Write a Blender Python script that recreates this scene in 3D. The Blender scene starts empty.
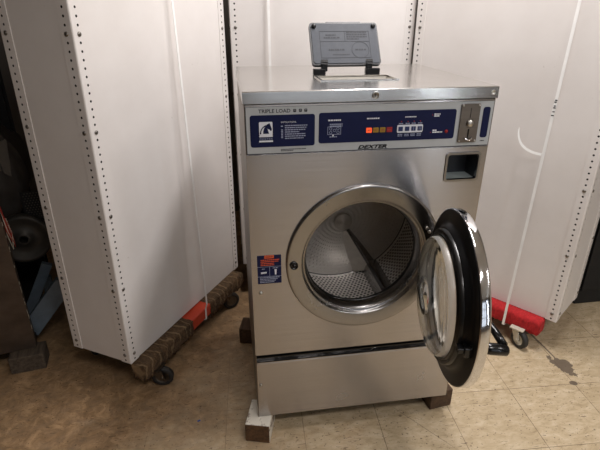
import bpy, bmesh, math, random
from mathutils import Vector, Matrix
random.seed(7)
PI = math.pi
scn = bpy.context.scene
COL = scn.collection
scn.view_settings.view_transform = 'Standard'
scn.view_settings.look = 'None'
scn.view_settings.gamma = 1
scn.view_settings.use_curve_mapping = False
scn.view_settings.exposure = 0.0
scn.cycles.max_bounces = 16; scn.cycles.glossy_bounces = 10; scn.cycles.diffuse_bounces = 6; scn.cycles.transmission_bounces = 12

# ------------------------------------------------------------------ materials
def lin(c):
    return tuple(((v/255/12.92) if v/255 <= .04045 else ((v/255+.055)/1.055)**2.4) for v in c)+(1,)

class NT:
    def __init__(s, name):
        s.m = bpy.data.materials.new(name); s.m.use_nodes = True
        s.t = s.m.node_tree; s.n = s.t.nodes; s.b = s.n['Principled BSDF']
    def node(s, typ, **kw):
        n = s.n.new(typ)
        for k, v in kw.items(): setattr(n, k, v)
        return n
    def link(s, a, b): s.t.links.new(a, b)
    def val(s, sock, v):
        if isinstance(v, bpy.types.NodeSocket): s.link(v, sock)
        else: sock.default_value = v
    def math(s, op, a, b=0.0, c=None):
        n = s.node('ShaderNodeMath', operation=op)
        s.val(n.inputs[0], a); s.val(n.inputs[1], b)
        if c is not None: s.val(n.inputs[2], c)
        return n.outputs[0]
    def mix(s, f, a, b):
        n = s.node('ShaderNodeMix', data_type='RGBA')
        s.val(n.inputs[0], f); s.val(n.inputs[6], a); s.val(n.inputs[7], b)
        return n.outputs[2]
    def coord(s, which='Object'):
        return s.node('ShaderNodeTexCoord').outputs[which]
    def mapping(s, vec, scale=(1,1,1), rot=(0,0,0), loc=(0,0,0)):
        n = s.node('ShaderNodeMapping'); s.link(vec, n.inputs[0])
        n.inputs['Scale'].default_value = scale; n.inputs['Rotation'].default_value = rot; n.inputs['Location'].default_value = loc
        return n.outputs[0]
    def noise(s, vec, scale, detail=4, rough=.55, dist=0):
        n = s.node('ShaderNodeTexNoise'); s.link(vec, n.inputs['Vector'])
        n.inputs['Scale'].default_value = scale; n.inputs['Detail'].default_value = detail
        n.inputs['Roughness'].default_value = rough; n.inputs['Distortion'].default_value = dist
        return n.outputs[0]
    def ramp(s, f, stops):
        n = s.node('ShaderNodeValToRGB'); s.link(f, n.inputs[0]); e = n.color_ramp.elements
        while len(e) < len(stops): e.new(.5)
        for i, (p, c) in enumerate(stops):
            e[i].position = p; e[i].color = c if len(c) == 4 else (*c, 1)
        return n.outputs[0]
    def bump(s, h, strength, dist=.002):
        n = s.node('ShaderNodeBump'); n.inputs['Strength'].default_value = strength; n.inputs['Distance'].default_value = dist
        s.link(h, n.inputs['Height']); s.link(n.outputs[0], s.b.inputs['Normal'])
    def set(s, **kw):
        for k, v in kw.items(): s.val(s.b.inputs[k.replace('_', ' ')], v)
        return s

def plain(name, rgb, rough=.5, metal=0, var=.06, scale=30, coat=0):
    t = NT(name); c = lin(rgb)
    nz = t.noise(t.coord(), scale)
    dark = tuple(x*(1-var*2) for x in c[:3])+(1,); lite = tuple(min(1, x*(1+var)) for x in c[:3])+(1,)
    t.set(Base_Color=t.ramp(nz, [(.3, dark), (.7, lite)]), Roughness=rough, Metallic=metal)
    if coat: t.set(Coat_Weight=coat)
    return t.m

def steel(name, base, rough, scale, aniso=0.0, tangent_axis=None, bump=.03, var=.1):
    t = NT(name)
    co = t.mapping(t.coord(), scale=scale)
    nz = t.noise(co, 1.0, 3, .6)
    c = lin(base)
    t.set(Base_Color=t.ramp(nz, [(.25, tuple(x*(1-var) for x in c[:3])), (.75, tuple(min(1, x*(1+var)) for x in c[:3]))]), Metallic=1.0)
    smear = t.noise(t.coord(), 5, 4, .6)
    t.set(Roughness=t.math('ADD', t.math('MULTIPLY', smear, .12), rough-.06))
    if aniso:
        tg = t.node('ShaderNodeCombineXYZ')
        for i, v in enumerate(tangent_axis): tg.inputs[i].default_value = v
        t.set(Anisotropic=aniso); t.link(tg.outputs[0], t.b.inputs['Tangent'])
    t.bump(nz, bump, .001)
    return t.m

M = {}
M['front_steel'] = steel('brushed_front_steel', (176, 172, 170), .25, (2.5, 2.5, 420), .88, (0, 0, 1), .012)
M['lid_steel'] = steel('polished_lid_steel', (205, 202, 198), .2, (2.5, 420, 420), .4, (0, 1, 0), .015, .06)
M['wall_steel'] = steel('satin_inner_steel', (196, 190, 182), .45, (60, 60, 60), 0, None, .01, .05)
M['ring_steel'] = steel('satin_ring_steel', (152, 150, 149), .26, (60, 60, 60), 0, None, .01, .05)
M['dark_steel'] = steel('dull_side_steel', (120, 112, 104), .4, (2.5, 2.5, 300), 0, None, .03)
M['chrome'] = steel('chrome', (225, 225, 228), .1, (20, 20, 20), 0, None, .0, .02)
M['screw'] = steel('screw_metal', (190, 188, 184), .3, (50, 50, 50), 0, None, .0)
M['galv'] = steel('galvanised_bolt', (130, 126, 120), .42, (50, 50, 50), 0, None, .0)
M['black_plastic'] = plain('black_plastic', (22, 22, 23), .3, 0, .1, 60)
M['black_gloss'] = plain('black_gloss', (14, 14, 15), .18, 0, .1, 60)
M['rubber'] = plain('black_rubber', (22, 22, 22), .28, 0, .15, 80)
M['navy'] = plain('navy_label', (12, 21, 62), .45, 0, .05, 20)
M['plate'] = plain('grey_plate', (180, 184, 186), .5, 0.1, .03, 20)
M['ink'] = plain('dark_ink', (38, 40, 46), .5)
M['ink_grey'] = plain('grey_ink', (38, 40, 48), .6)
M['white_ink'] = plain('white_ink', (222, 225, 232), .5)
M['pale_ink'] = plain('pale_ink', (150, 158, 182), .5)
M['orange_ink'] = plain('orange_ink', (226, 92, 40), .5)
M['rust_ink'] = plain('rust_ink', (150, 62, 48), .5)
M['recess'] = plain('recess_grey', (150, 160, 160), .5, .0)
M['grey_plastic'] = plain('grey_plastic', (78, 82, 89), .5, 0, .04, 50)
M['grey_plastic_edge'] = plain('charcoal_plastic', (44, 46, 50), .38, 0, .06, 50)
M['cream'] = plain('cream_plastic', (222, 219, 212), .5)
def lampmat(name, rgb, e):
    t = NT(name); t.set(Base_Color=lin(rgb), Roughness=.35, Emission_Color=lin(rgb), Emission_Strength=e); return t.m
M['lit_orange'] = lampmat('lit_orange_lens', (250, 90, 40), .55)
M['amber'] = plain('amber_lens', (150, 118, 24), .35)
M['red_lens'] = plain('red_lens', (150, 24, 26), .35)
M['blue_button'] = plain('blue_button', (26, 42, 92), .45)
M['wire_red'] = plain('red_wire', (170, 50, 36), .5)
M['wire_white'] = plain('white_wire', (200, 190, 170), .5)

# white enamelled sheet of the shelving units
for k_ in ('navy', 'grey_plastic', 'black_plastic'): M[k_].node_tree.nodes['Principled BSDF'].inputs['Specular IOR Level'].default_value = .22
t = NT('white_enamel'); co = t.coord()
n1 = t.noise(co, 3, 5, .6); n2 = t.noise(co, 55, 3, .5)
base = t.ramp(n1, [(.3, lin((221, 216, 212))), (.7, lin((231, 227, 224)))])
sp = t.ramp(n2, [(.735, (0, 0, 0)), (.77, (1, 1, 1))])
t.set(Base_Color=t.mix(t.math('MULTIPLY', sp, .3), base, lin((150, 140, 125))), Roughness=.36)
t.bump(t.noise(co, 4, 2), .06, .01); M['enamel'] = t.m
M['hole_dark'] = plain('black_and_hole_shade', (26, 24, 22), .8)  # painted shade behind post holes; plain black on the perforated plate
M['strap'] = plain('white_strap', (246, 246, 244), .4, 0, .03)

# dollies
def carpet(name, c0, c1, thread):
    t = NT(name); co = t.coord()
    w = t.node('ShaderNodeTexWave', wave_type='BANDS', bands_direction='X'); t.link(t.mapping(co, (1, .35, .25)), w.inputs['Vector'])
    w.inputs['Scale'].default_value = 7; w.inputs['Distortion'].default_value = 6; w.inputs['Detail'].default_value = 3; w.inputs['Detail Scale'].default_value = 2.5
    fz = t.noise(t.mapping(co, (160, 60, 60)), 1, 4, .7)
    big = t.noise(co, 14, 4, .6)
    b = t.ramp(fz, [(.3, lin(c0)), (.7, lin(c1))])
    b = t.mix(t.math('MULTIPLY', t.ramp(big, [(.4, (0,0,0)), (.75, (1,1,1))]), .5), b, lin(c0))
    if thread: b = t.mix(t.math('MULTIPLY', t.ramp(w.outputs[1], [(.90, (0,0,0)), (.98, (1,1,1))]), .45), b, lin(thread))
    t.set(Base_Color=b, Roughness=.95)
    t.bump(t.math('ADD', fz, t.math('MULTIPLY', w.outputs[1], .25)), .8, .006)
    return t.m
M['brown_carpet'] = carpet('brown_carpet', (52, 39, 27), (118, 92, 64), (168, 142, 106))
M['red_carpet'] = carpet('red_carpet', (150, 22, 26), (204, 40, 44), None)
t = NT('red_paint'); nz = t.noise(t.coord(), 26, 5, .65)
t.set(Base_Color=t.mix(t.ramp(nz, [(.62, (0,0,0)), (.7, (1,1,1))]), lin((200, 66, 38)), lin((196, 160, 140))), Roughness=.5); M['red_paint'] = t.m
M['dolly_wood'] = plain('dolly_wood', (96, 74, 52), .8, 0, .15, 25)
M['tyre'] = plain('caster_tyre', (38, 37, 36), .6)
M['caster_metal'] = steel('caster_metal', (110, 104, 96), .4, (40, 40, 40), 0, None, .0)
M['caster_cream'] = plain('caster_cream', (196, 190, 174), .5)

def wood(name, a, b, paint=None):
    t = NT(name); co = t.coord()
    g = t.noise(t.mapping(co, (70, 8, 70)), 1, 4, .6, .4)
    c = t.ramp(g, [(.3, lin(a)), (.7, lin(b))])
    if paint:
        nz = t.noise(co, 26, 5, .65)
        sep = t.node('ShaderNodeSeparateXYZ'); t.link(t.coord('Normal'), sep.inputs[0])
        m = t.math('MULTIPLY', t.ramp(nz, [(.36, (0,0,0)), (.46, (1,1,1))]), t.math('GREATER_THAN', t.math('MAXIMUM', sep.outputs[2], sep.outputs[0]), .6))
        c = t.mix(m, c, lin(paint))
    t.set(Base_Color=c, Roughness=.8); t.bump(g, .3, .002); return t.m
M['block_painted'] = wood('paint_splashed_wood', (66, 46, 30), (108, 78, 50), (226, 220, 206))
M['block_dark'] = wood('dark_wood', (58, 42, 30), (92, 70, 50))
M['block_dull'] = wood('worn_wood', (58, 49, 40), (98, 86, 72))

# neighbouring machine
t = NT('grimy_panel'); co = t.coord(); nz = t.noise(t.mapping(co, (2, 2, 3)), 3, 6, .6)
t.set(Base_Color=t.ramp(nz, [(.3, lin((74, 64, 56))), (.7, lin((104, 92, 82)))]), Metallic=.6, Roughness=.45); M['grimy'] = t.m
M['blue_steel'] = plain('blue_grey_frame', (108, 120, 130), .5, .2, .12, 14)
M['tub'] = plain('dark_tub', (92, 85, 78), .5, .4, .15, 12)
M['tub_dark'] = plain('dark_plate', (34, 32, 30), .6, .2, .15, 12)
M['pulley'] = plain('dull_pulley', (82, 77, 70), .5, .5, .12, 14)
M['black_cabinet'] = plain('black_cabinet', (15, 15, 15), .7, 0, .2, 40)

# vinyl floor tiles
t = NT('vinyl_tiles'); co = t.coord()
th = math.radians(2.8)
uv = t.mapping(co, rot=(0, 0, th))     # x' = tile u, y' = tile v
sep = t.node('ShaderNodeSeparateXYZ'); t.link(uv, sep.inputs[0])
P = .3055
def seamdist(c, off):
    f = t.math('FRACT', t.math('ADD', t.math('DIVIDE', t.math('SUBTRACT', c, off), P), 50.5))
    return t.math('ABSOLUTE', t.math('SUBTRACT', f, .5))
su = seamdist(sep.outputs[0], .175); sv = seamdist(sep.outputs[1], .131)
wob = t.noise(co, 24, 3)
seam = t.math('LESS_THAN', t.math('MINIMUM', su, sv), t.math('MULTIPLY', wob, .0075))
tid = t.node('ShaderNodeCombineXYZ')
t.link(t.math('FLOOR', t.math('DIVIDE', t.math('SUBTRACT', sep.outputs[0], .175), P)), tid.inputs[0])
t.link(t.math('FLOOR', t.math('DIVIDE', t.math('SUBTRACT', sep.outputs[1], .131), P)), tid.inputs[1])
wn = t.node('ShaderNodeTexWhiteNoise', noise_dimensions='2D'); t.link(tid.outputs[0], wn.inputs[0])
mot = t.noise(t.mapping(co, rot=(0, 0, .7), scale=(1, 2.2, 1)), 15, 6, .68, .6)
base = t.ramp(mot, [(.28, lin((172, 152, 120))), (.5, lin((198, 179, 147))), (.72, lin((216, 200, 172)))])
base = t.mix(t.math('MULTIPLY', wn.outputs[0], .16), base, lin((158, 136, 100)))
stk = t.noise(t.mapping(co, rot=(0, 0, .75), scale=(34, 120, 1)), 1, 3, .6, .9)
base = t.mix(t.math('MULTIPLY', t.ramp(stk, [(.66, (0,0,0)), (.73, (1,1,1))]), .55), base, lin((122, 96, 66)))
spk = t.noise(co, 62, 3, .5)
base = t.mix(t.math('MULTIPLY', t.ramp(spk, [(.665, (0,0,0)), (.71, (1,1,1))]), .6), base, lin((104, 80, 58)))
spk2 = t.noise(t.mapping(co, loc=(3, 5, 0)), 9, 4, .6)
base = t.mix(t.math('MULTIPLY', t.ramp(spk2, [(.71, (0,0,0)), (.76, (1,1,1))]), .6), base, lin((96, 80, 66)))
# floor dirt plus painted shade, darker behind and left of the washer
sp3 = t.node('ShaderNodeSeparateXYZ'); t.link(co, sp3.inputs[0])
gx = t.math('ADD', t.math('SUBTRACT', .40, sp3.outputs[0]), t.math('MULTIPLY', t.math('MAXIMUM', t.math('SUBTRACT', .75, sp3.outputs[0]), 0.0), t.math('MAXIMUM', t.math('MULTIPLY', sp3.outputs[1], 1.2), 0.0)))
grime_shade = t.math('ADD', t.math('MULTIPLY', gx, .66), t.math('MULTIPLY', t.math('SUBTRACT', t.noise(co, 4, 6, .65), .5), 1.3))
gn = t.node('ShaderNodeClamp'); t.link(grime_shade, gn.inputs[0]); gn.inputs[1].default_value = 0; gn.inputs[2].default_value = .8
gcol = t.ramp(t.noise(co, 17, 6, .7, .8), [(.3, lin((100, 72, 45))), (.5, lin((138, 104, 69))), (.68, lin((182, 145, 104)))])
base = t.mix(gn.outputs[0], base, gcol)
for sc_, ro_, th_ in ((1.0, .75, .685), (.8, -.5, .70)):
    s2_ = t.noise(t.mapping(co, rot=(0, 0, ro_), scale=(26*sc_, 150*sc_, 1), loc=(2, 7, 0)), 1, 3, .6, .8)
    base = t.mix(t.math('MULTIPLY', t.ramp(s2_, [(th_-.045, (0,0,0)), (th_+.005, (1,1,1))]), .7), base, lin((82, 60, 40)))
spd = t.noise(t.mapping(co, loc=(9, 2, 0)), 88, 3, .5)
base = t.mix(t.math('MULTIPLY', t.ramp(spd, [(.655, (0,0,0)), (.69, (1,1,1))]), .75), base, lin((70, 52, 38)))
base = t.mix(t.math('MULTIPLY', t.math('MULTIPLY', seam, .8), t.math('SUBTRACT', 1.0, t.math('MULTIPLY', gn.outputs[0], 1.15))), base, lin((92, 72, 52)))
# broken tile corner showing dark screed, and the crack leading to it
def ell(cx, cy, rx, ry, ang, amp):
    v = t.mapping(t.mapping(co, loc=(-cx, -cy, 0)), rot=(0, 0, -ang))
    s = t.node('ShaderNodeSeparateXYZ'); t.link(v, s.inputs[0])
    d = t.math('ADD', t.math('POWER', t.math('DIVIDE', s.outputs[0], rx), 2), t.math('POWER', t.math('DIVIDE', s.outputs[1], ry), 2))
    return t.math('LESS_THAN', t.math('ADD', d, t.math('MULTIPLY', t.math('SUBTRACT', t.noise(co, 42, 4, .6), .5), amp)), 1)
patch = t.math('MAXIMUM', ell(1.424, .178, .03, .072, math.radians(16), 3.4), ell(1.452, .188, .022, .035, 0, 3.0))
patch = t.math('MAXIMUM', patch, ell(1.402, .068, .018, .014, 0, 1.4))
patch = t.math('MAXIMUM', patch, ell(1.424, .34, .005, .15, math.radians(2), .9))
patch = t.math('MAXIMUM', patch, t.math('MULTIPLY', ell(.644, -.062, .0017, .155, math.radians(36), .8), .6))
patch = t.math('MAXIMUM', patch, ell(1.40, .44, .022, .018, 0, 1.4))
base = t.mix(t.math('MULTIPLY', patch, .85), base, lin((92, 80, 70)))
t.set(Base_Color=base, Roughness=t.math('ADD', t.math('MULTIPLY', mot, .2), .42))
hgt = t.math('SUBTRACT', t.math('MULTIPLY', mot, .3), t.math('ADD', seam, patch))
t.bump(hgt, .25, .002); M['floor'] = t.m

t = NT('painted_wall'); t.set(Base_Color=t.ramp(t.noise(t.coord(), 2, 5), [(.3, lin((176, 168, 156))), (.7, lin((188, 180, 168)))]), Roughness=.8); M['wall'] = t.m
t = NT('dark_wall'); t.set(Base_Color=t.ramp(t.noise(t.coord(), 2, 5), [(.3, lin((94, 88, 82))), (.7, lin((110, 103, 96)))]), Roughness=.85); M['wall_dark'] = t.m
M['ceiling'] = plain('ceiling_paint', (206, 202, 194), .9, 0, .03, 3)
M['frame_alu'] = plain('window_frame_metal', (60, 60, 62), .4, .6)
t = NT('glass'); t.set(Base_Color=(.97, .99, .98, 1), Roughness=.02, Transmission_Weight=1.0, IOR=1.48); M['glass'] = t.m

t = NT('ground_glass'); t.set(Base_Color=(.95, .96, .95, 1), Roughness=.3, Transmission_Weight=.85, IOR=1.48); M['frosted'] = t.m
# perforated drum: UV = (arc length, depth)
def drum_mat(name, holes):
    t = NT(name); uvn = t.node('ShaderNodeUVMap'); uvn.uv_map = 'UVMap'
    s = t.node('ShaderNodeSeparateXYZ'); t.link(uvn.outputs[0], s.inputs[0])
    px, py = (.0158, .0150) if holes else (.02, .02)
    u = t.math('DIVIDE', s.outputs[0], px); v = t.math('DIVIDE', s.outputs[1], py)
    row = t.math('MULTIPLY', t.math('MODULO', t.math('FLOOR', v), 2.0), .5)
    fu = t.math('SUBTRACT', t.math('FRACT', t.math('ADD', u, row)), .5); fv = t.math('SUBTRACT', t.math('FRACT', v), .5)
    d = t.math('SQRT', t.math('ADD', t.math('POWER', fu, 2), t.math('POWER', t.math('MULTIPLY', fv, .9), 2)))
    nz = t.noise(t.coord(), 8, 4)
    c = t.ramp(nz, [(.3, lin((222, 217, 210))), (.7, lin((242, 237, 231)))])
    if holes:
        m = t.math('LESS_THAN', d, .29)
        c = t.mix(m, c, (.012, .011, .010, 1))
        t.set(Metallic=t.math('MULTIPLY', t.math('SUBTRACT', 1, m), .35), Roughness=t.math('ADD', t.math('MULTIPLY', m, .5), .3))
        t.bump(t.math('SUBTRACT', 1, m), .4, .002)
    else:
        t.set(Metallic=.4, Roughness=.34)
        t.bump(t.math('MAXIMUM', t.math('SUBTRACT', .32, d), 0.0), 1.0, .012)
    t.set(Base_Color=c); return t.m
M['drum_holes'] = drum_mat('perforated_drum_steel', True)
M['flank_steel'] = plain('satin_drum_steel', (206, 200, 192), .42, .55)
M['drum_dimple'] = drum_mat('dimpled_drum_steel', False)

# ------------------------------------------------------------------ mesh builder
class MB:
    def __init__(s, off=(0, 0, 0)):
        s.v = []; s.f = []; s.mi = []; s.sm = []; s.uv = {}; s.off = Vector(off)
    def face(s, idx, mi=0, sm=False, uv=None):
        if uv: s.uv[len(s.f)] = uv
        s.f.append(tuple(idx)); s.mi.append(mi); s.sm.append(sm)
    def pts(s, P):
        b = len(s.v); s.v += [Vector(p) for p in P]; return b
    def quad(s, P, mi=0, sm=False):
        b = s.pts(P); s.face(range(b, b+len(P)), mi, sm)
    def box(s, x0, x1, y0, y1, z0, z1, mi=0, mat=None, bev=0.0):
        bm = bmesh.new(); bmesh.ops.create_cube(bm, size=1)
        for v in bm.verts: v.co = Vector(((x0+x1)/2+v.co.x*(x1-x0), (y0+y1)/2+v.co.y*(y1-y0), (z0+z1)/2+v.co.z*(z1-z0)))
        if bev: bmesh.ops.bevel(bm, geom=bm.edges[:], offset=bev, segments=2, affect='EDGES', profile=.5)
        s.addbm(bm, mi, mat)
    def addbm(s, bm, mi=0, mat=None, sm=False):
        bmesh.ops.recalc_face_normals(bm, faces=bm.faces[:])
        bm.verts.index_update()
        b = s.pts([(mat @ v.co if mat else v.co) for v in bm.verts])
        for f in bm.faces: s.face([b+v.index for v in f.verts], mi, sm)
        bm.free()
    def prism(s, poly, h0, h1, fn, mi=0, sm=False):
        """poly: 2D ccw outline, fn(u, v, h) -> 3D"""
        n = len(poly)
        a = s.pts([fn(u, v, h0) for u, v in poly]); c = s.pts([fn(u, v, h1) for u, v in poly])
        s.face(range(a, a+n), mi); s.face(reversed(range(c, c+n)), mi)
        for i in range(n):
            j = (i+1) % n; s.face((a+i, c+i, c+j, a+j), mi, sm)
    def lathe(s, prof, fn, seg=64, mi=0, sm=True, a0=0, a1=2*PI, uvr=None):
        """prof: list of (r, h[, mi]); fn(cx, cy, h) -> 3D"""
        full = abs(a1-a0-2*PI) < 1e-6; m = seg if full else seg+1
        rows = []
        for q in prof:
            r, h = q[0], q[1]
            rows.append(s.pts([fn(r*math.cos(a0+(a1-a0)*k/seg), r*math.sin(a0+(a1-a0)*k/seg), h) for k in range(m)]))
        L = 0
        for i in range(len(prof)-1):
            mm = prof[i][2] if len(prof[i]) > 2 else mi
            dl = math.hypot(prof[i+1][0]-prof[i][0], prof[i+1][1]-prof[i][1])
            for k in range(seg):
                j = (k+1) % m
                uv = None
                if uvr:
                    u0, u1 = k*uvr*2*PI/seg, (k+1)*uvr*2*PI/seg
                    uv = [(u0, L), (u1, L), (u1, L+dl), (u0, L+dl)]
                s.face((rows[i]+k, rows[i]+j, rows[i+1]+j, rows[i+1]+k), mm, sm, uv)
            L += dl
    def disc(s, c, r, n, u, seg=20, mi=0):
        c = Vector(c); n = Vector(n).normalized(); u = Vector(u).normalized(); w = n.cross(u)
        s.quad([c+u*r*math.cos(2*PI*k/seg)+w*r*math.sin(2*PI*k/seg) for k in range(seg)], mi)
    def tube(s, P, r, seg=12, mi=0, cap=True, flat=None, up=None):
        """sweep an ellipse (r x flat) along P"""
        P = [Vector(p) for p in P]; rows = []; prev = None
        for i, p in enumerate(P):
            d = ((P[min(i+1, len(P)-1)]-p).normalized()+(p-P[max(i-1, 0)]).normalized()).normalized()
            if prev is None:
                ref = Vector(up) if up else (Vector((0, 0, 1)) if abs(d.z) < .9 else Vector((1, 0, 0)))
                a = (ref-d*ref.dot(d)).normalized()
            else: a = (prev-d*prev.dot(d)).normalized()
            prev = a; b = d.cross(a); rr = r[i] if isinstance(r, (list, tuple)) else r
            rows.append(s.pts([p+a*rr*math.cos(2*PI*k/seg)+b*(flat or rr)*math.sin(2*PI*k/seg) for k in range(seg)]))
        for i in range(len(P)-1):
            for k in range(seg):
                j = (k+1) % seg; s.face((rows[i]+k, rows[i]+j, rows[i+1]+j, rows[i+1]+k), mi, True)
        if cap:
            s.face(reversed(range(rows[0], rows[0]+seg)), mi); s.face(range(rows[-1], rows[-1]+seg), mi)
    def ribbon(s, P, side, w, th, mi=0):
        """flat strap along P; side = unit vector across the width"""
        P = [Vector(p) for p in P]; side = Vector(side).normalized(); rows = []
        for i, p in enumerate(P):
            d = (P[min(i+1, len(P)-1)]-P[max(i-1, 0)]).normalized(); n = d.cross(side).normalized()
            rows.append(s.pts([p-side*w/2-n*th/2, p+side*w/2-n*th/2, p+side*w/2+n*th/2, p-side*w/2+n*th/2]))
        for i in range(len(P)-1):
            for k in range(4):
                j = (k+1) % 4; s.face((rows[i]+k, rows[i]+j, rows[i+1]+j, rows[i+1]+k), mi)
        s.face((rows[0], rows[0]+3, rows[0]+2, rows[0]+1), mi); b = rows[-1]; s.face((b, b+1, b+2, b+3), mi)
    def text(s, body, x, z, size, y=0, mi=0, shear=0, bold=0, fn=None, align='LEFT', width=None):
        cu = bpy.data.curves.new('t', 'FONT'); cu.body = body; cu.size = size; cu.shear = shear; cu.offset = bold; cu.align_x = align; cu.resolution_u = 2
        o = bpy.data.objects.new('t', cu); COL.objects.link(o)
        bpy.context.view_layer.update()
        me = bpy.data.meshes.new_from_object(o.evaluated_get(bpy.context.evaluated_depsgraph_get()))
        xs = [v.co.x for v in me.vertices]; k = 1
        if width and xs: k = width/(max(xs)-min(xs))
        f = fn or (lambda u, v: (x+u, y, z+v))
        b = s.pts([f(v.co.x*k, v.co.y) for v in me.vertices])
        for p in me.polygons: s.face([b+i for i in p.vertices], mi)
        bpy.data.objects.remove(o); bpy.data.curves.remove(cu); bpy.data.meshes.remove(me)
    def build(s, name, mats, parent=None, autosmooth=None):
        me = bpy.data.meshes.new(name)
        me.from_pydata([v-s.off for v in s.v], [], s.f)
        if not isinstance(mats, (list, tuple)): mats = [mats]
        for m in mats: me.materials.append(m)
        for p, mi, sm in zip(me.polygons, s.mi, s.sm): p.material_index = mi; p.use_smooth = sm
        if s.uv:
            lay = me.uv_layers.new(name='UVMap')
            for fi, uv in s.uv.items():
                p = me.polygons[fi]
                for li, c in zip(p.loop_indices, uv): lay.data[li].uv = c
        me.validate(); me.update()
        o = bpy.data.objects.new(name, me); COL.objects.link(o)
        if parent: o.parent = parent
        return o

def tag(o, label=None, cat=None, group=None, kind=None):
    if label: o['label'] = label
    if cat: o['category'] = cat
    if group: o['group'] = group
    if kind: o['kind'] = kind
    return o
def empty(name, loc, rz=0, label=None, cat=None, group=None, ry=0):
    o = bpy.data.objects.new(name, None); COL.objects.link(o); o.empty_display_size = .1
    o.location = loc; o.rotation_euler = (0, ry, rz)
    return tag(o, label, cat, group)
def copy_tree(o, parent=None):
    c = o.copy(); COL.objects.link(c); c.parent = parent
    for ch in list(o.children): copy_tree(ch, c)
    return c
def rrect(x0, x1, z0, z1, r, n=5):
    P = []
    for cx, cz, a in ((x1-r, z0+r, -PI/2), (x1-r, z1-r, 0), (x0+r, z1-r, PI/2), (x0+r, z0+r, PI)):
        for k in range(n+1): P.append((cx+r*math.cos(a+PI/2*k/n), cz+r*math.sin(a+PI/2*k/n)))
    return P
FX = lambda u, v, h: (u, h, v)      # outline in the x-z plane, h = y

# ------------------------------------------------------------------ room shell
RX0, RX1, RY0, RY1, RZ = -2.6, 4.2, -4.6, 2.3, 2.95
def shell(name, pts, m):
    b = MB(); b.quad(pts); return tag(b.build(name, m), kind='structure')
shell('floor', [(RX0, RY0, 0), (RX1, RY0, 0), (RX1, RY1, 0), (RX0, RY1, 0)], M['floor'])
shell('ceiling', [(RX0, RY0, RZ), (RX0, RY1, RZ), (RX1, RY1, RZ), (RX1, RY0, RZ)], M['ceiling'])
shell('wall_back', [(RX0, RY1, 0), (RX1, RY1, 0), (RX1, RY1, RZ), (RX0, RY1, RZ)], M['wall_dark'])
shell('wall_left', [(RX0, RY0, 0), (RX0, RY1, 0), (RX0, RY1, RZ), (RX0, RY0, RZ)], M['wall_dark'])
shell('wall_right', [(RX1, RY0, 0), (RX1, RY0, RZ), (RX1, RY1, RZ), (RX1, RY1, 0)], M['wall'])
# wall behind the photographer with a tall shop window
WX0, WX1, WZ0, WZ1 = .2, 2.0, .5, 2.7
VX0, VX1 = 2.56, 2.70
b = MB()
for x0, x1, z0, z1 in ((RX0, WX0, 0, RZ), (VX1, RX1, 0, RZ), (WX1, VX0, 0, RZ), (WX0, WX1, 0, WZ0), (WX0, WX1, WZ1, RZ), (VX0, VX1, 0, WZ0), (VX0, VX1, WZ1, RZ)):
    b.quad([(x0, RY0, z0), (x1, RY0, z0), (x1, RY0, z1), (x0, RY0, z1)])
tag(b.build('wall_front', M['wall_dark']), kind='structure')
for nm, x0, x1, nx in (('window_1', WX0, WX1, 4), ('window_2', VX0, VX1, 1)):
    b = MB()
    for k in range(nx+1):
        x = x0+(x1-x0)*k/nx; wf = .03 if nx > 1 else .008; b.box(x-wf, x+wf, RY0-.03, RY0+.03, WZ0, WZ1)
    for k in range(4):
        z = WZ0+(WZ1-WZ0)*k/3; b.box(x0, x1, RY0-.025, RY0+.025, z-.03, z+.03)
    tag(b.build(nm, M['frame_alu']), kind='structure')

# ------------------------------------------------------------------ washing machine
ZB = .0866; WW = .762; WD = .665; HT = 1.304; CX, CZ = .380, .7465
O = (0, 0, ZB)
washer = empty('washing_machine', O, 0, 'stainless steel washer on wooden blocks with its round door and soap lid open', 'washing machine')
ZF0, ZF1 = .384, 1.122       # front sheet
# front sheet with a round hole and a rectangular coin-box opening
HR = .236
b = MB(O)
def ring_rect(b, cx, cz, r, x0, x1, z0, z1, y, mi=0):
    angs = sorted(set([2*PI*k/96 for k in range(96)] + [math.atan2(z-cz, x-cx) % (2*PI) for x in (x0, x1) for z in (z0, z1)]))
    inn = []; out = []
    for a in angs:
        c, s = math.cos(a), math.sin(a)
        tx = ((x1-cx)/c if c > 0 else (x0-cx)/c) if abs(c) > 1e-9 else 1e9
        tz = ((z1-cz)/s if s > 0 else (z0-cz)/s) if abs(s) > 1e-9 else 1e9
        k = min(tx, tz); out.append((cx+c*k, y, cz+s*k)); inn.append((cx+c*r, y, cz+s*r))
    i0 = b.pts(inn); o0 = b.pts(out); n = len(angs)
    for k in range(n):
        j = (k+1) % n; b.face((i0+k, o0+k, o0+j, i0+j), mi)
QX0, QX1, QZ0, QZ1 = .632, .737, 1.013, 1.097
ring_rect(b, CX, CZ, HR, 0, WW, ZF0, 1.005, 0)
for x0, x1, z0, z1 in ((0, QX0, 1.005, ZF1), (QX1, WW, 1.005, ZF1), (QX0, QX1, 1.005, QZ0), (QX0, QX1, QZ1, ZF1)):
    b.quad([(x0, 0, z0), (x1, 0, z0), (x1, 0, z1), (x0, 0, z1)])
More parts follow.
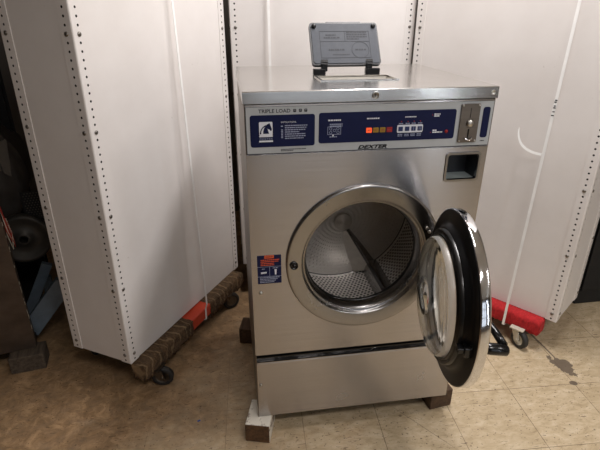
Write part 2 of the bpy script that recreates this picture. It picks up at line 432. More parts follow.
# folded edges, sides, back, inner top
b.quad([(0, 0, ZF0), (0, .03, ZF0), (WW, .03, ZF0), (WW, 0, ZF0)])
for x, sgn in ((0, 1), (WW, -1)):
    b.box(min(x, x+sgn*.003), max(x, x+sgn*.003), .0005, WD-.003, ZB, 1.268, 1)
b.box(.003, WW-.003, WD-.006, WD-.003, ZB, 1.268, 1)
b.box(.003, WW-.003, .04, WD-.006, ZB+.002, ZB+.006, 1)
cab = b.build('cabinet', [M['front_steel'], M['dark_steel']], washer)
for x, z in ((.028, .643), (.5841, .853), (.595, .838)):
    s_ = MB(O); s_.lathe([(.006, 0), (.0055, -.003), (.003, -.0045), (0.0001, -.005)], lambda u, v, h, x=x, z=z: (x+u, h-.0002-(.014 if x > .5 else 0), z+v), 12)
    s_.build('screw', M['screw'], cab)
# kick panel and black gap
b = MB(O); b.box(0.001, WW-.001, 0, .02, ZB, .3435, 0, None, .0025)
kick = b.build('kick_panel', M['front_steel'], washer)
s_ = MB(O); s_.lathe([(.005, 0), (.0045, -.003), (.0001, -.004)], lambda u, v, h: (.0135+u, h, .244+v), 12); s_.build('screw', M['screw'], kick)
b = MB(O); b.box(.0035, WW-.0035, .012, .03, .343, .385, 0); b.box(.0035, WW-.0035, .006, .014, .3615, .3650, 0)
b.build('gap_strip', M['black_gloss'], washer)
b = MB(O); b.box(.001, WW-.001, .0005, .012, .3805, .3855, 0); b.box(.001, WW-.001, .0005, .012, .3425, .3465, 0)
b.build('edge_trim', M['front_steel'], washer)
# coin box recess
b = MB(O)
y1 = .075
x0, x1, z0, z1 = QX0, QX1, QZ0, QZ1
b.quad([(x0, 0, z0), (x1, 0, z0), (x1, y1, z0), (x0, y1, z0)], 0)
b.quad([(x0, 0, z1), (x0, y1, z1), (x1, y1, z1), (x1, 0, z1)], 1)
b.quad([(x0, 0, z0), (x0, y1, z0), (x0, y1, z1), (x0, 0, z1)], 1)
b.quad([(x1, 0, z0), (x1, 0, z1), (x1, y1, z1), (x1, y1, z0)], 1)
b.quad([(x0, y1, z0), (x1, y1, z0), (x1, y1, z1), (x0, y1, z1)], 1)
rec = b.build('coin_box_recess', [M['recess'], M['ink']], washer)
b = MB(O)
o_ = rrect(x0-.006, x1+.006, z0-.006, z1+.006, .01); i_ = rrect(x0+.001, x1-.001, z0+.001, z1-.001, .008)
ro = b.pts([(u, -.0035, v) for u, v in o_]); ri = b.pts([(u, -.0035, v) for u, v in i_]); rb = b.pts([(u, 0, v) for u, v in o_]); rk = b.pts([(u, .01, v) for u, v in i_])
n = len(o_)
for k in range(n):
    j = (k+1) % n
    b.face((ro+k, ro+j, ri+j, ri+k)); b.face((rb+k, rb+j, ro+j, ro+k)); b.face((ri+k, ri+j, rk+j, rk+k))
b.build('recess_frame', M['ring_steel'], rec)

# top lid with soap opening
SX0, SX1, SY0, SY1 = .262, .508, .183, .287
b = MB(O)
TX0, TX1 = -.003, WW+.003; TY0, TY1 = -.005, WD
for x0, x1, y0, y1 in ((TX0, SX0, TY0+.004, TY1), (SX1, TX1, TY0+.004, TY1), (SX0, SX1, TY0+.004, SY0), (SX0, SX1, SY1, TY1)):
    b.quad([(x0, y0, HT), (x1, y0, HT), (x1, y1, HT), (x0, y1, HT)])
# rounded front edge, front lip, bottom return
row = []
for k in range(5):
    a = PI/2*k/4; row.append((TY0+.004-.004*math.sin(a), HT-.004+.004*math.cos(a)))
row += [(TY0, 1.270), (TY0+.003, 1.2675), (TY0+.02, 1.2675)]
for k in range(len(row)-1):
    (ya, za), (yb, zb) = row[k], row[k+1]
    b.quad([(TX0, yb, zb), (TX1, yb, zb), (TX1, ya, za), (TX0, ya, za)], 0, k < 4)
b.quad([(TX0, TY0, 1.268), (TX0, TY0+.004, HT), (TX0, TY1, HT), (TX0, TY1, 1.268)])
b.quad([(TX1, TY0, 1.268), (TX1, TY1, 1.268), (TX1, TY1, HT), (TX1, TY0+.004, HT)])
b.quad([(TX0, TY1, 1.268), (TX0, TY1, HT), (TX1, TY1, HT), (TX1, TY1, 1.268)])
# raised lip round the soap opening
for x0, x1, y0, y1 in ((SX0-.008, SX0, SY0-.008, SY1+.008), (SX1, SX1+.008, SY0-.008, SY1+.008), (SX0, SX1, SY0-.008, SY0), (SX0, SX1, SY1, SY1+.008)):
    b.box(x0, x1, y0, y1, HT-.002, HT+.0035, 0)
top = b.build('top_panel', M['lid_steel'], washer)
for xx, rr, nm in ((.3818, .0105, 'lock'), (.748, .0075, 'rivet')):
    s_ = MB(O); s_.lathe([(rr, .001), (rr, -.004), (rr*.75, -.0045), (rr*.7, -.002), (.0001, -.002)], lambda u, v, h, xx=xx: (xx+u, TY0+h*(1 if xx < .5 else .3), 1.286+v), 20)
    if xx < .5: s_.box(xx-.001, xx+.001, TY0-.0035, TY0, 1.282, 1.290, 1)
    s_.build(nm, [M['screw'], M['black_plastic']], top)
# soap box
b = MB(O); zb_ = HT-.085
b.quad([(SX0, SY0, zb_), (SX1, SY0, zb_), (SX1, SY1, zb_), (SX0, SY1, zb_)])
b.quad([(SX0, SY1, zb_), (SX1, SY1, zb_), (SX1, SY1, HT), (SX0, SY1, HT)]); b.quad([(SX0, SY0, HT), (SX1, SY0, HT), (SX1, SY0, zb_), (SX0, SY0, zb_)])
b.quad([(SX0, SY0, HT), (SX0, SY0, zb_), (SX0, SY1, zb_), (SX0, SY1, HT)]); b.quad([(SX1, SY0, zb_), (SX1, SY0, HT), (SX1, SY1, HT), (SX1, SY1, zb_)])
b.box(.34, .344, SY0, SY1, zb_, HT-.02); b.box(.43, .434, SY0, SY1, zb_, HT-.02)
b.build('soap_box', M['cream'], washer)
# soap lid standing open
LB = Vector((.256, .338, 1.336)); LT = Vector((.256, .430, 1.470)); LW = .247
uu = Vector((1, 0, -.0)); vv = (LT-LB).normalized(); LH = (LT-LB).length; nn = uu.cross(vv)   # nn faces the camera side
if nn.y > 0: nn = -nn
LF = lambda u, v, h: tuple(LB+uu*u+vv*v+nn*h)
b = MB(O)
b.prism(rrect(0, LW, 0, LH, .012), -.012, .002, LF, 1)
b.prism(rrect(.0055, LW-.0055, .0055, LH-.006, .01), -.002, .0045, LF, 0)
b.prism(rrect(.06, LW-.06, LH-.004, LH+.0035, .003), -.011, .001, LF, 1)
lid = b.build('soap_lid', [M['grey_plastic'], M['grey_plastic_edge']], washer)
b = MB(O)
def frame_line(b, x0, x1, z0, z1, w, h, fn, mi=0):
    for r in ((x0, x1, z0, z0+w), (x0, x1, z1-w, z1), (x0, x0+w, z0, z1), (x1-w, x1, z0, z1)):
        b.prism([(r[0], r[2]), (r[1], r[2]), (r[1], r[3]), (r[0], r[3])], .004, h, fn, mi)
hh = .0052
frame_line(b, .033, .213, .025, .128, .0016, hh, LF)
b.prism([(.033, .087), (.213, .087), (.213, .0886), (.033, .0886)], .004, hh, LF)
b.prism([(.123, .0886), (.1246, .0886), (.1246, .128), (.123, .128)], .004, hh, LF)
n = 40
for k in range(n):
    a0, a1 = 2*PI*k/n, 2*PI*(k+1)/n
    b.prism([(.176+.030*math.cos(a0), .055+.030*math.sin(a0)), (.176+.0316*math.cos(a0), .055+.0316*math.sin(a0)), (.176+.0316*math.cos(a1), .055+.0316*math.sin(a1)), (.176+.030*math.cos(a1), .055+.030*math.sin(a1))], .004, hh, LF)
def dashes(b, x0, x1, z, h, fn, mi=0, hh=None, gap=.35, mean=4.0):
    x = x0
    while x < x1:
        w = min(h*random.uniform(.5, 1.5)*mean*.5, x1-x)
        P = [(x, z), (x+w, z), (x+w, z+h), (x, z+h)]
        if hh is None: b.quad([fn(u, v, 0) for u, v in P], mi)
        else: b.quad([fn(u, v, hh) for u, v in P], mi)
        x += w+h*gap*random.uniform(.7, 1.6)
dashes(b, .055, .092, .110, .005, LF, 0, hh, .3); dashes(b, .048, .105, .100, .005, LF, 0, hh, .3)
for k in range(4): dashes(b, .130, .204-.03*(k == 3), .120-.0085*k, .0055, LF, 0, hh, .25, 3)
dashes(b, .062, .118, .053, .006, LF, 0, hh, .3, 3); dashes(b, .157, .196, .053, .0055, LF, 0, hh, .3, 3)
dashes(b, .075, .135, .036, .003, LF, 0, hh, .3, 3)
b.build('moulded_lettering', M['ink_grey'], lid)
for u in (.016, LW-.016):
    s_ = MB(O); s_.lathe([(.008, .003), (.008, .009), (.0055, .011), (.0001, .011)], lambda a, c, h, u=u: LF(u+a, LH-.016+c, h), 18); s_.build('bumper', M['black_plastic'], lid)
for sgn, u in ((-1, .042), (1, LW-.044)):
    s_ = MB(O); px = LB.x+u
    s_.box(px-.011, px+.011, .334, .350, HT+.012, 1.349, 0, None, .002)
    ax = px-.027*1 if sgn < 0 else px+.027
    s_.box(min(px-.012, ax-.012), max(px+.012, ax+.012) if sgn > 0 else px+.004, .330, .354, HT, HT+.021, 0, None, .003)
    s_.prism(rrect(u-.012, u+.012, 0, .018, .002), -.004, .008, LF, 0)
    s_.build('hinge', M['black_plastic'], lid)

# control panel
b = MB(O)
b.box(.003, WW-.003, -.001, .03, 1.1225, 1.2675, 0)
b.box(.005, WW-.004, -.0022, 0, 1.1255, 1.2605, 1)
b.box(.003, WW-.003, -.004, 0, 1.2615, 1.2665, 2); b.box(.003, WW-.003, -.004, 0, 1.1160, 1.1205, 2)
ctrl = b.build('control_panel', [M['ink'], M['plate'], M['front_steel']], washer)
YP = -.0023
def strip(b, x0, x1, z0, z1, y, mi=0): b.quad([(x0, y, z0), (x1, y, z0), (x1, y, z1), (x0, y, z1)], mi)
for x0, x1, z0, z1 in ((.0155, .2045, 1.1445, 1.2375), (.2165, .640, 1.1495, 1.2395), (.7265, .7495, 1.149, 1.243)):
    s_ = MB(O); s_.prism(rrect(x0, x1, z0, z1, .007), YP+.0003, YP-.0010, FX); s_.build('navy_label', M['navy'], ctrl)
YI = YP-.0014
FI = lambda u, v, h=0: (u, YI, v)
# dark printing on the grey plate
b = MB(O)
b.text('TRIPLE LOAD', .0405, 1.2437, .0145, YP-.0006, 0, 0, .0003, None, 'LEFT', .0925)
for x in (.1453, .1618, .1775):
    b.prism(rrect(x-.0045, x+.0045, 1.2440, 1.2530, .002), YP+.0002, YP-.0006, FX, 0)
    strip(b, x-.0025, x+.0025, 1.249, 1.2503, YP-.0008, 1)
dashes(b, .1034, .1785, 1.1345, .0026, lambda u, v, h: (u, YP-.0006, v), 0, None, .3, 3)
dashes(b, .1034, .14, 1.1305, .0024, lambda u, v, h: (u, YP-.0006, v), 0, None, .3, 3)
dashes(b, .730, .744, 1.137, .0035, lambda u, v, h: (u, YP-.0006, v), 0, None, .3, 2)
strip(b, .006, .332, 1.1232, 1.1247, YP-.0005); strip(b, .434, .757, 1.1232, 1.1247, YP-.0005)
dashes(b, .338, .432, 1.1245, .0022, lambda u, v, h: (u, YP-.0006, v), 0, None, .3, 3)
b.build('plate_lettering', [M['ink'], M['plate']], ctrl)
b = MB(O)
b.text('DEXTER', .337, 1.1285, .0150, YP-.0007, 0, .32, .0007, None, 'LEFT', .091)
# serif strokes
b.build('brand_lettering', M['black_plastic'], ctrl)
# light printing on the navy labels
b = MB(O)
b.text('INSTRUCTIONS', .1048, 1.2140, .0062, YI, 0, 0, 0, None, 'LEFT', .044)
for k, (e, x) in enumerate(((.182, .116), (.180, .116), (.176, .116), (.158, .116), (.176, .116), (.178, .116), (.172, .116))):
    dashes(b, x, e, 1.2045-.0062*k, .0030, FI, 1, None, .3, 4)
for k in range(6): strip(b, .1052, .1105, 1.170+.0045*k, 1.1728+.0045*k, YI, 1)
strip(b, .1045, .1105, 1.2030, 1.2062, YI, 1)
b.build('label_lettering', [M['white_ink'], M['pale_ink']], ctrl); b = MB(O)
# cycle diagram
dashes(b, .244, .282, 1.2150, .0042, FI, 0, None, .3, 3)
for k in range(2): dashes(b, .249, .287, 1.2035-.0055*k, .0034, FI, 1, None, .3, 3)
def outline(b, x0, x1, z0, z1, w, mi):
    strip(b, x0, x1, z0, z0+w, YI, mi); strip(b, x0, x1, z1-w, z1, YI, mi); strip(b, x0, x0+w, z0, z1, YI, mi); strip(b, x1-w, x1, z0, z1, YI, mi)
outline(b, .2425, .283, 1.1745, 1.1985, .0013, 1)
for (x, z) in ((.252, 1.181), (.2635, 1.187), (.274, 1.181), (.2735, 1.192), (.252, 1.192)):
    n = 12
    for k in range(n):
        a0, a1 = 2*PI*k/n, 2*PI*(k+1)/n
        b.quad([(x+.0045*math.cos(a), YI, z+.0045*math.sin(a)) if q else (x+.0033*math.cos(a), YI, z+.0033*math.sin(a)) for a, q in ((a0, 0), (a0, 1), (a1, 1), (a1, 0))], 1)
dashes(b, .249, .272, 1.1665, .003, FI, 1, None, .3, 3); strip(b, .2575, .2615, 1.1695, 1.1745, YI, 0)
b.build('label_lettering', [M['white_ink'], M['pale_ink']], ctrl); b = MB(O)
dashes(b, .3607, .3985, 1.2170, .0040, FI, 0, None, .25, 3)
b.build('label_lettering', [M['white_ink'], M['pale_ink']], ctrl); b = MB(O)
dashes(b, .4789, .5135, 1.2185, .0034, FI, 0, None, .25, 3)
b.build('label_lettering', [M['white_ink'], M['pale_ink']], ctrl)
for x in (.4665, .4875, .5065, .5265):
    b = MB(O); dashes(b, x-.006, x+.007, 1.1995, .0028, FI, 1, None, .3, 3); b.build('label_lettering', [M['white_ink'], M['pale_ink']], ctrl); b = MB(O)
    for k in range(2): dashes(b, x-.007, x+.007, 1.1665-.0045*k, .0028, FI, 1, None, .3, 3)
    b.build('label_lettering', [M['white_ink'], M['pale_ink']], ctrl)
for i_ in range(2):
    b = MB(O)
    for k in range(2):
        if i_: dashes(b, .5695, .589-.003*k, 1.2240-.0055*k, .0038, FI, 0, None, .25, 3)
        else: dashes(b, .5692, .582+.019*k, 1.1750-.0058*k, .0038, FI, 0, None, .25, 3)
    b.build('label_lettering', [M['white_ink'], M['pale_ink']], ctrl)
# horse head emblem
b = MB(O)
b.prism(rrect(.0412, .0802, 1.1795, 1.2185, .003), YP, YI, FX, 0)
strip(b, .0412, .0802, 1.1745, 1.1795, YI, 0); strip(b, .0405, .0805, 1.1595, 1.1645, YI, 0)
b.text('DEXTER', .0415, 1.1668, .0068, YI-.0002, 2, 0, 0, None, 'LEFT', .038)
hx = [(.30,.12),(.30,.30),(.36,.50),(.46,.68),(.60,.82),(.72,.86),(.74,.96),(.80,.86),(.86,.72),(.95,.46),(.92,.34),(.84,.32),(.78,.42),(.68,.46),(.63,.52),(.66,.34),(.74,.12)]
b.quad([(.0412+u*.039, YI-.0003, 1.1795+v*.039) for u, v in hx], 1)
for k in range(10):
    a0, a1 = PI-.12*k*1.3, PI-.12*(k+1)*1.3
    b.quad([(.0412+.039*(.72+r*math.cos(a)), YI-.0003, 1.1795+.039*(.14+r*math.sin(a))) for a, r in ((a0, .56), (a0, .64), (a1, .68), (a1, .60))], 1)
b.quad([(.0412+u*.039, YI-.0003, 1.1795+v*.039) for u, v in ((.04, .1), (.14, .1), (.14, .24), (.04, .24))], 1)
b.build('emblem', [M['white_ink'], M['navy'], M['pale_ink']], ctrl)
# indicator lamps and buttons
for k, (x, m) in enumerate(((.3688, 'lit_orange'), (.3898, 'amber'), (.4106, 'amber'), (.4316, 'red_lens'))):
    s_ = MB(O); s_.prism(rrect(x-.0085, x+.0085, 1.1768, 1.1915, .0012), YP, YP-.0032, FX); dashes(s_, x-.005, x+.005, 1.183, .003, lambda u, v, h: (u, YP-.0035, v), 1, None, .3, 2)
    s_.build('indicator_lamp', [M[m], M['rust_ink']], ctrl)
b = MB(O); b.prism(rrect(.4560, .5370, 1.1730, 1.1968, .004), YP, YP-.002, FX); bf = b.build('button_frame', M['white_ink'], ctrl)
for k, x in enumerate((.4665, .4870, .5070, .5270)):
    s_ = MB(O); s_.prism(rrect(x-.0067, x+.0067, 1.1785, 1.1915, .001), YP-.001, YP-.0042, FX)
    if k == 2: strip(s_, x-.0006, x+.0006, 1.1787, 1.1913, YP-.0044, 1)
    if k == 3:
        strip(s_, x-.003, x-.0018, 1.1787, 1.1913, YP-.0044, 1); strip(s_, x+.0022, x+.0034, 1.1787, 1.1913, YP-.0044, 1)
    s_.build('selector_button', [M['blue_button'], M['pale_ink']], ctrl)
for x, z, r in ((.614, 1.1725, .0052), (.468, 1.2065, .0016), (.4885, 1.2065, .0016), (.5075, 1.2068, .0016), (.5275, 1.2068, .0016), (.564, 1.2235, .0014), (.5635, 1.171, .0014)):
    s_ = MB(O); s_.lathe([(r, 0), (r, -.0022), (.0001, -.003)], lambda u, v, h, x=x, z=z: (x+u, YP+h, z+v), 14)
    s_.build('signal_light', M['red_lens'], ctrl)
# coin plate
b = MB(O); b.prism(rrect(.6535, .7135, 1.1365, 1.2545, .004), YP, -.008, FX)
coin = b.build('coin_plate', M['dark_steel'], washer)
s_ = MB(O); s_.lathe([(.011, -.008), (.0105, -.013), (.0085, -.015), (.0001, -.016)], lambda u, v, h: (.685+u, h, 1.1955+v), 22); s_.build('reject_button', M['screw'], coin)
for x0, x1, z0, z1 in ((.6815, .6862, 1.1475, 1.178), (.6830, .6845, 1.212, 1.243)):
    s_ = MB(O); strip(s_, x0, x1, z0, z1, -.0084); s_.build('coin_slot', M['black_gloss'], coin)
s_ = MB(O)
P = [(.672, -.0085, 1.153), (.674, -.014, 1.148), (.684, -.018, 1.1455), (.694, -.014, 1.148), (.696, -.0085, 1.153)]
s_.tube(P, .0028, 8); s_.build('coin_return_lip', M['chrome'], coin)
for x in (.658, .709):
    for z in (1.1415, 1.2495):
        s_ = MB(O); s_.lathe([(.003, -.008), (.0028, -.0095), (.0001, -.010)], lambda u, v, h, x=x, z=z: (x+u, h, z+v), 10); s_.build('screw', M['screw'], coin)

# instruction sticker
b = MB(O); b.box(.0195, .0985, -.0008, 0, .6785, .7845, 0)
stick = b.build('door_instruction_sticker', M['navy'], washer)
b = MB(O); SY = -.0012; FS = lambda u, v, h=0: (u, SY, v)
strip(b, .0435, .0745, .7735, .7845, SY, 0)
dashes(b, .047, .071, .7775, .003, lambda u, v, h=0: (u, SY-.0003, v), 3, None, .3, 3)
for k in range(2): dashes(b, .031, .092-.003*k, .7665-.0063*k, .0030, FS, 0, None, .3, 3)
for k in range(2): dashes(b, .031, .075, .7535-.0063*k, .0030, FS, 0, None, .3, 3)
strip(b, .0195, .0985, .7420, .7433, SY, 1); strip(b, .0195, .0985, .7055, .7068, SY, 1); strip(b, .0590, .0602, .7055, .7433, SY, 1)
dashes(b, .034, .044, .7335, .003, FS, 1, None, .3, 3); dashes(b, .070, .088, .7355, .003, FS, 1, None, .3, 3)
b.quad([(.0305, SY, .7165), (.050, SY, .7185), (.050, SY, .7240), (.0305, SY, .7235)], 2)
b.quad([(.0770, SY, .7115), (.0815, SY, .7115), (.0828, SY, .7320), (.0755, SY, .7320)], 2)
for k in range(4): dashes(b, .027+.000*k, .092-.006*k, .7005-.0058*k, .0030, FS, 1, None, .25, 3)
b.build('sticker_print', [M['orange_ink'], M['pale_ink'], M['white_ink'], M['ink']], stick)

# porthole ring, gasket, drum
PF = lambda u, v, h: (CX+u, h, CZ+v)
b = MB(O)
b.lathe([(.2665, .004), (.2667, -.006), (.2645, -.0105), (.261, -.012), (.257, -.0115), (.217, -.0085), (.2145, -.0075), (.212, -.002), (.208, .004), (.2055, .0035), (.2025, .006), (.198, .016), (.1955, .030), (.1955, .055)], PF, 128)
ring = b.build('porthole_ring', M['ring_steel'], washer)
s_ = MB(O); LKX, LKZ = .1395, .7455
s_.lathe([(.0135, -.011), (.0135, -.0165), (.0115, -.0175), (.0105, -.013), (.005, -.013), (.0035, -.019), (.0001, -.020)], lambda u, v, h: (LKX+u, h, LKZ+v), 22)
s_.build('door_catch', M['black_gloss'], ring)
b = MB(O); b.lathe([(.1958, .046), (.1930, .048), (.1922, .052), (.193, .056), (.1945, .059), (.205, .063)], PF, 96)
b.build('gasket', M['rubber'], washer)
DR = .316; DY1 = .430
b = MB(O)
b.lathe([(.194, .058, 1), (.20, .064, 1), (DR-.01, .075, 1), (DR, .085, 0), (DR, .25, 0), (DR, DY1-.012, 1), (DR-.006, DY1-.004, 2), (DR-.010, DY1-.004, 1), (.235, .405, 1), (.12, .362, 1), (.045, .325, 1), (.036, .320, 1), (.034, .317, 1)], PF, 120, uvr=.30)
drum = b.build('drum', [M['drum_holes'], M['drum_dimple'], M['hole_dark']], washer)
b = MB(O); b.lathe([(.036, .342), (.036, .308), (.033, .304), (.006, .303), (.005, .301), (.0001, .301)], PF, 40); b.build('hub_cap', M['flank_steel'], drum)
for k in range(3):
    a = math.radians(-60+120*k)
    er = Vector((math.cos(a), 0, math.sin(a))); et = Vector((-math.sin(a), 0, math.cos(a)))
    s_ = MB(O); rows = []
    for y in (.09, .1, .41, .425):
        hgt = .055 if .095 < y < .42 else .03
        prof = [(-.040, 0), (-.016, hgt*.8), (-.007, hgt), (.007, hgt), (.016, hgt*.8), (.040, 0)]
        rows.append(s_.pts([Vector((CX, y, CZ))+er*(math.sqrt(DR**2-w**2)-h-.001*0)+et*w for w, h in prof]))
    for i in range(3):
        for j in range(5): s_.face((rows[i]+j, rows[i]+j+1, rows[i+1]+j+1, rows[i+1]+j), 0, False)
    s_.face([rows[0]+j for j in range(6)]); s_.face([rows[3]+5-j for j in range(6)])
    # rib up the cone, added for its dark wedge; left flank painted as lit
    if k == 0:
        rr = [(.300, .418), (.20, .388), (.11, .356), (.046, .326)]; hs = (.055, .040, .026, .008); R2 = []
        for (r, y), h, wl, wr in zip(rr, hs, (.075, .060, .042, .022), (.030, .022, .014, .008)):
            c = Vector((CX, y, CZ))+er*r
            R2.append(s_.pts([c-et*wl+Vector((0, .004, 0)), c-et*.006-Vector((0, h, 0)), c+et*.004-Vector((0, h, 0)), c+et*wr+Vector((0, .004, 0))]))
        for i in range(3):
            for j in range(3): s_.face((R2[i]+j, R2[i]+j+1, R2[i+1]+j+1, R2[i+1]+j), 1 if j == 0 else 0, False)
    s_.build('lifter', [M['ring_steel'], M['flank_steel']], drum)

# open door
da = 1.735
dv = Vector((math.cos(da), -math.sin(da), 0)); dn = Vector((math.sin(da), math.cos(da), 0)); dc = Vector((.562, -.262, .750)); up = Vector((0, 0, 1))
DF = lambda u, v, h: tuple(dc+dv*u+up*v+dn*h)      # h > 0 = outer face
door = empty('door', (0, 0, 0)); door.parent = washer
door.location = dc-Vector(O)
door['label'] = 'round door swung open'
OD = tuple(dc)
b = MB(OD)
b.lathe([(.2537, .0005), (.2556, .0015), (.2558, .004), (.2560, .022), (.2545, .0255), (.248, .029), (.236, .0285, 1), (.196, .0265, 1), (.188, .024, 1), (.180, .012, 1), (.1795, .004, 1)], DF, 112)
b.build('chrome_rim', [M['chrome'], M['wall_steel']], door)
b = MB(OD)
b.lathe([(.2538, .003), (.2530, -.0005), (.250, -.0015), (.222, -.0015), (.214, -.006), (.205, -.010), (.202, -.018), (.196, -.0195), (.186, -.0195), (.181, -.014), (.178, .004)], DF, 112)
b.build('inner_frame', M['black_plastic'], door)
b = MB(OD)
b.lathe([(.197, -.018), (.1965, -.027), (.192, -.031), (.187, -.029), (.184, -.024), (.182, -.031), (.179, -.034), (.176, -.030), (.174, -.018)], DF, 112)
b.build('door_seal', M['rubber'], door)
b = MB(OD)
prof = [(.176, -.006, 1), (.1755, -.028, 1), (.1735, -.043, 1), (.1695, -.051, 0), (.162, -.0555), (.150, -.0595), (.12, -.0660), (.06, -.0735), (.0001, -.076)]
inner = [(.0001, -.072), (.06, -.0695), (.12, -.0620), (.149, -.0555), (.160, -.0515), (.166, -.0475), (.1695, -.041), (.1715, -.028), (.172, -.006), (.176, -.006)]
b.lathe(prof+inner, DF, 112)
b.build('glass_bowl', [M['glass'], M['frosted']], door)
# latch block on the inner face, near the free edge
b = MB(OD)
b.prism(rrect(.195, .232, -.040, -.008, .005), .0, -.019, DF, 0)
b.prism(rrect(.199, .226, -.030, -.014, .004), -.018, -.034, DF, 0)
b.build('latch', M['black_gloss'], door)
# pull handle on the outer face
b = MB(OD)
P = [DF(.225, -.008, .022), DF(.228, -.010, .045), DF(.230, -.012, .082), DF(.230, -.012, .087)]
b.tube(P, [.0155, .0155, .015, .010], 16)
P = [DF(.222, -.004, .078), DF(.18, .006, .070), DF(.12, .016, .052), DF(.07, .020, .026)]
b.tube(P, .0105, 12)
b.build('handle', M['black_gloss'], door)
b = MB(OD)
b.prism(rrect(-.285, -.235, -.07, .07, .006), .004, .022, DF, 0)
b.prism(rrect(-.292, -.276, -.055, .055, .004), -.004, .026, DF, 0)
b.build('hinge', M['chrome'], door)

# ------------------------------------------------------------------ blocks
def block(name, label, c, sx, sy, sz, rz, m, top_cut=0, group='wooden blocks under the machines'):
    b = MB(); b.box(-sx/2, sx/2, -sy/2, sy/2, 0, sz, 0, None, .004)
    for v in b.v: v += Vector((random.uniform(-1, 1), random.uniform(-1, 1), random.uniform(-1, 1)))*.002 if v.z > .01 and v.z < sz-.01 else Vector((0, 0, 0))
    o = b.build(name, m); o.location = c; o.rotation_euler = (0, 0, rz)
    return tag(o, label, 'wooden block', group)
block('wooden_block', 'paint-splashed wooden block under the front left corner of the washer', (.008, .022, 0), .094, .13, ZB, math.radians(-15), M['block_painted'])
block('wooden_block', 'dark wooden block under the front right corner of the washer', (.747, .085, 0), .1, .13, ZB, math.radians(8), M['block_dark'])
block('wooden_block', 'dark wooden block under the rear left corner of the washer', (.0, .605, 0), .094, .1, ZB, math.radians(-14), M['block_dark'])

# ------------------------------------------------------------------ shelving units (backs turned to the washer)
UW, UD, UH = .912, .315, 2.1
PITCH = .0257; FL = .05; HC = .026; HRAD = .0044
def post_mesh():
    """L-shaped perforated upright: corner at the origin, flanges along +x (plane y=0) and +y (plane x=0)"""
    b = MB(); n = int(UH/PITCH); fil = .006
    def flange(fn, out):
        z = 0.0
        for i in range(n):
            z0 = i*PITCH; z1 = z0+PITCH if i < n-1 else UH
            zc = z0+PITCH/2; hs = [(HC+HRAD*math.cos(PI/8+k*PI/4), zc+HRAD*math.sin(PI/8+k*PI/4)) for k in range(8)]
            P = b.pts([fn(u, v) for u, v in hs])
            R = b.pts([fn(fil, z0), fn(FL, z0), fn(FL, z1), fn(fil, z1)])
            # hole ring split to the four corners
            def F(*ix): b.face(ix if not out else tuple(reversed(ix)))
            F(R+1, R+2, P+0, P+7); F(R+2, P+1, P+0); F(R+2, R+3, P+2, P+1); F(R+3, P+3, P+2)
            F(R+3, R+0, P+4, P+3); F(R+0, P+5, P+4); F(R+0, R+1, P+6, P+5); F(R+1, P+7, P+6)
    flange(lambda u, v: (u, 0, v), False); flange(lambda u, v: (0, u, v), True)
    for k in range(4):
        a0, a1 = PI/2*k/4, PI/2*(k+1)/4
        p = lambda a, z: (fil-fil*math.sin(a), fil-fil*math.cos(a), z)
        b.quad([p(a1, 0), p(a0, 0), p(a0, UH), p(a1, UH)], 0, True)
    # flange edges
    b.quad([(FL, 0, 0), (FL, .004, 0), (FL, .004, UH), (FL, 0, UH)]); b.quad([(0, FL, 0), (0, FL, UH), (.004, FL, UH), (.004, FL, 0)])
    # near-black strips painting the shade behind the holes
    b.box(.0075, .043, .0045, .0055, .002, UH-.002, 1); b.box(.0045, .0055, .0075, .043, .002, UH-.002, 1)
    b.box(.0005, FL, .0005, .004, -.001, .0, 0); b.box(.0005, .004, .0005, FL, -.001, .0, 0)
    return b
def bolt_mesh(fn):
    b = MB(); b.lathe([(.0078, .0008), (.0072, -.0022), (.0045, -.004), (.0001, -.0045)], fn, 12); return b
BZ = [HC*0+PITCH*.5+PITCH*k for k in (1, 13, 25, 37, 49, 61, 73)]
def make_unit(loc, rz, label, ry=0):
    u = empty('shelving_unit', loc, rz, label, 'shelving unit', 'white shelving units standing round the washer', ry)
    pm = post_mesh()
    for k, (x, y, sx, sy) in enumerate(((0, 0, 1, 1), (UW, 0, -1, 1), (0, UD, 1, -1), (UW, UD, -1, -1))):
        q = MB()
        for v in pm.v: q.v.append(Vector((x+v.x*sx, y+v.y*sy, v.z)))
        flip = sx*sy < 0
        for f in pm.f: q.f.append(tuple(reversed(f)) if flip else f)
        q.mi = list(pm.mi); q.sm = list(pm.sm)
        po = q.build('corner_post', [M['enamel'], M['hole_dark']], u)
        for z in BZ:
            bolt_mesh(lambda a, c, h, x=x, sx=sx, y=y, sy=sy, z=z: (x+sx*HC+a, y+sy*h, z+c)).build('bolt', M['galv'], po)
            bolt_mesh(lambda a, c, h, x=x, sx=sx, y=y, sy=sy, z=z: (x+sx*h, y+sy*HC+a, z+c)).build('bolt', M['galv'], po)
    b = MB(); b.box(.0445, UW-.0445, .0025, .006, .001, UH-.001); b.build('back_panel', M['enamel'], u)
    for x0, x1 in ((.0025, .006), (UW-.006, UW-.0025)):
        b = MB(); b.box(x0, x1, .0445, UD-.0445, .001, UH-.001); b.build('side_panel', M['enamel'], u)
    for k in range(6):
        z = .03+k*.40; b = MB(); b.box(.01, UW-.01, .01, UD-.01, z, z+.03); b.build('shelf', M['enamel'], u)
    return u
UZ = .165
EL = Vector((-.5065, .278)); ER = Vector((1.4275, .285))
RR = math.radians(127)
left = make_unit((EL.x, EL.y, UZ+.0065), math.radians(59.3), 'white steel shelving unit left of the washer, on the brown carpeted dolly', math.radians(.5))
mid = copy_tree(left); mid.location = (-.012, 1.078, UZ+.001); mid.rotation_euler = (0, 0, 0)
mid['label'] = 'white steel shelving unit standing directly behind the washer'
fo = ER+UW*Vector((math.cos(RR), math.sin(RR)))
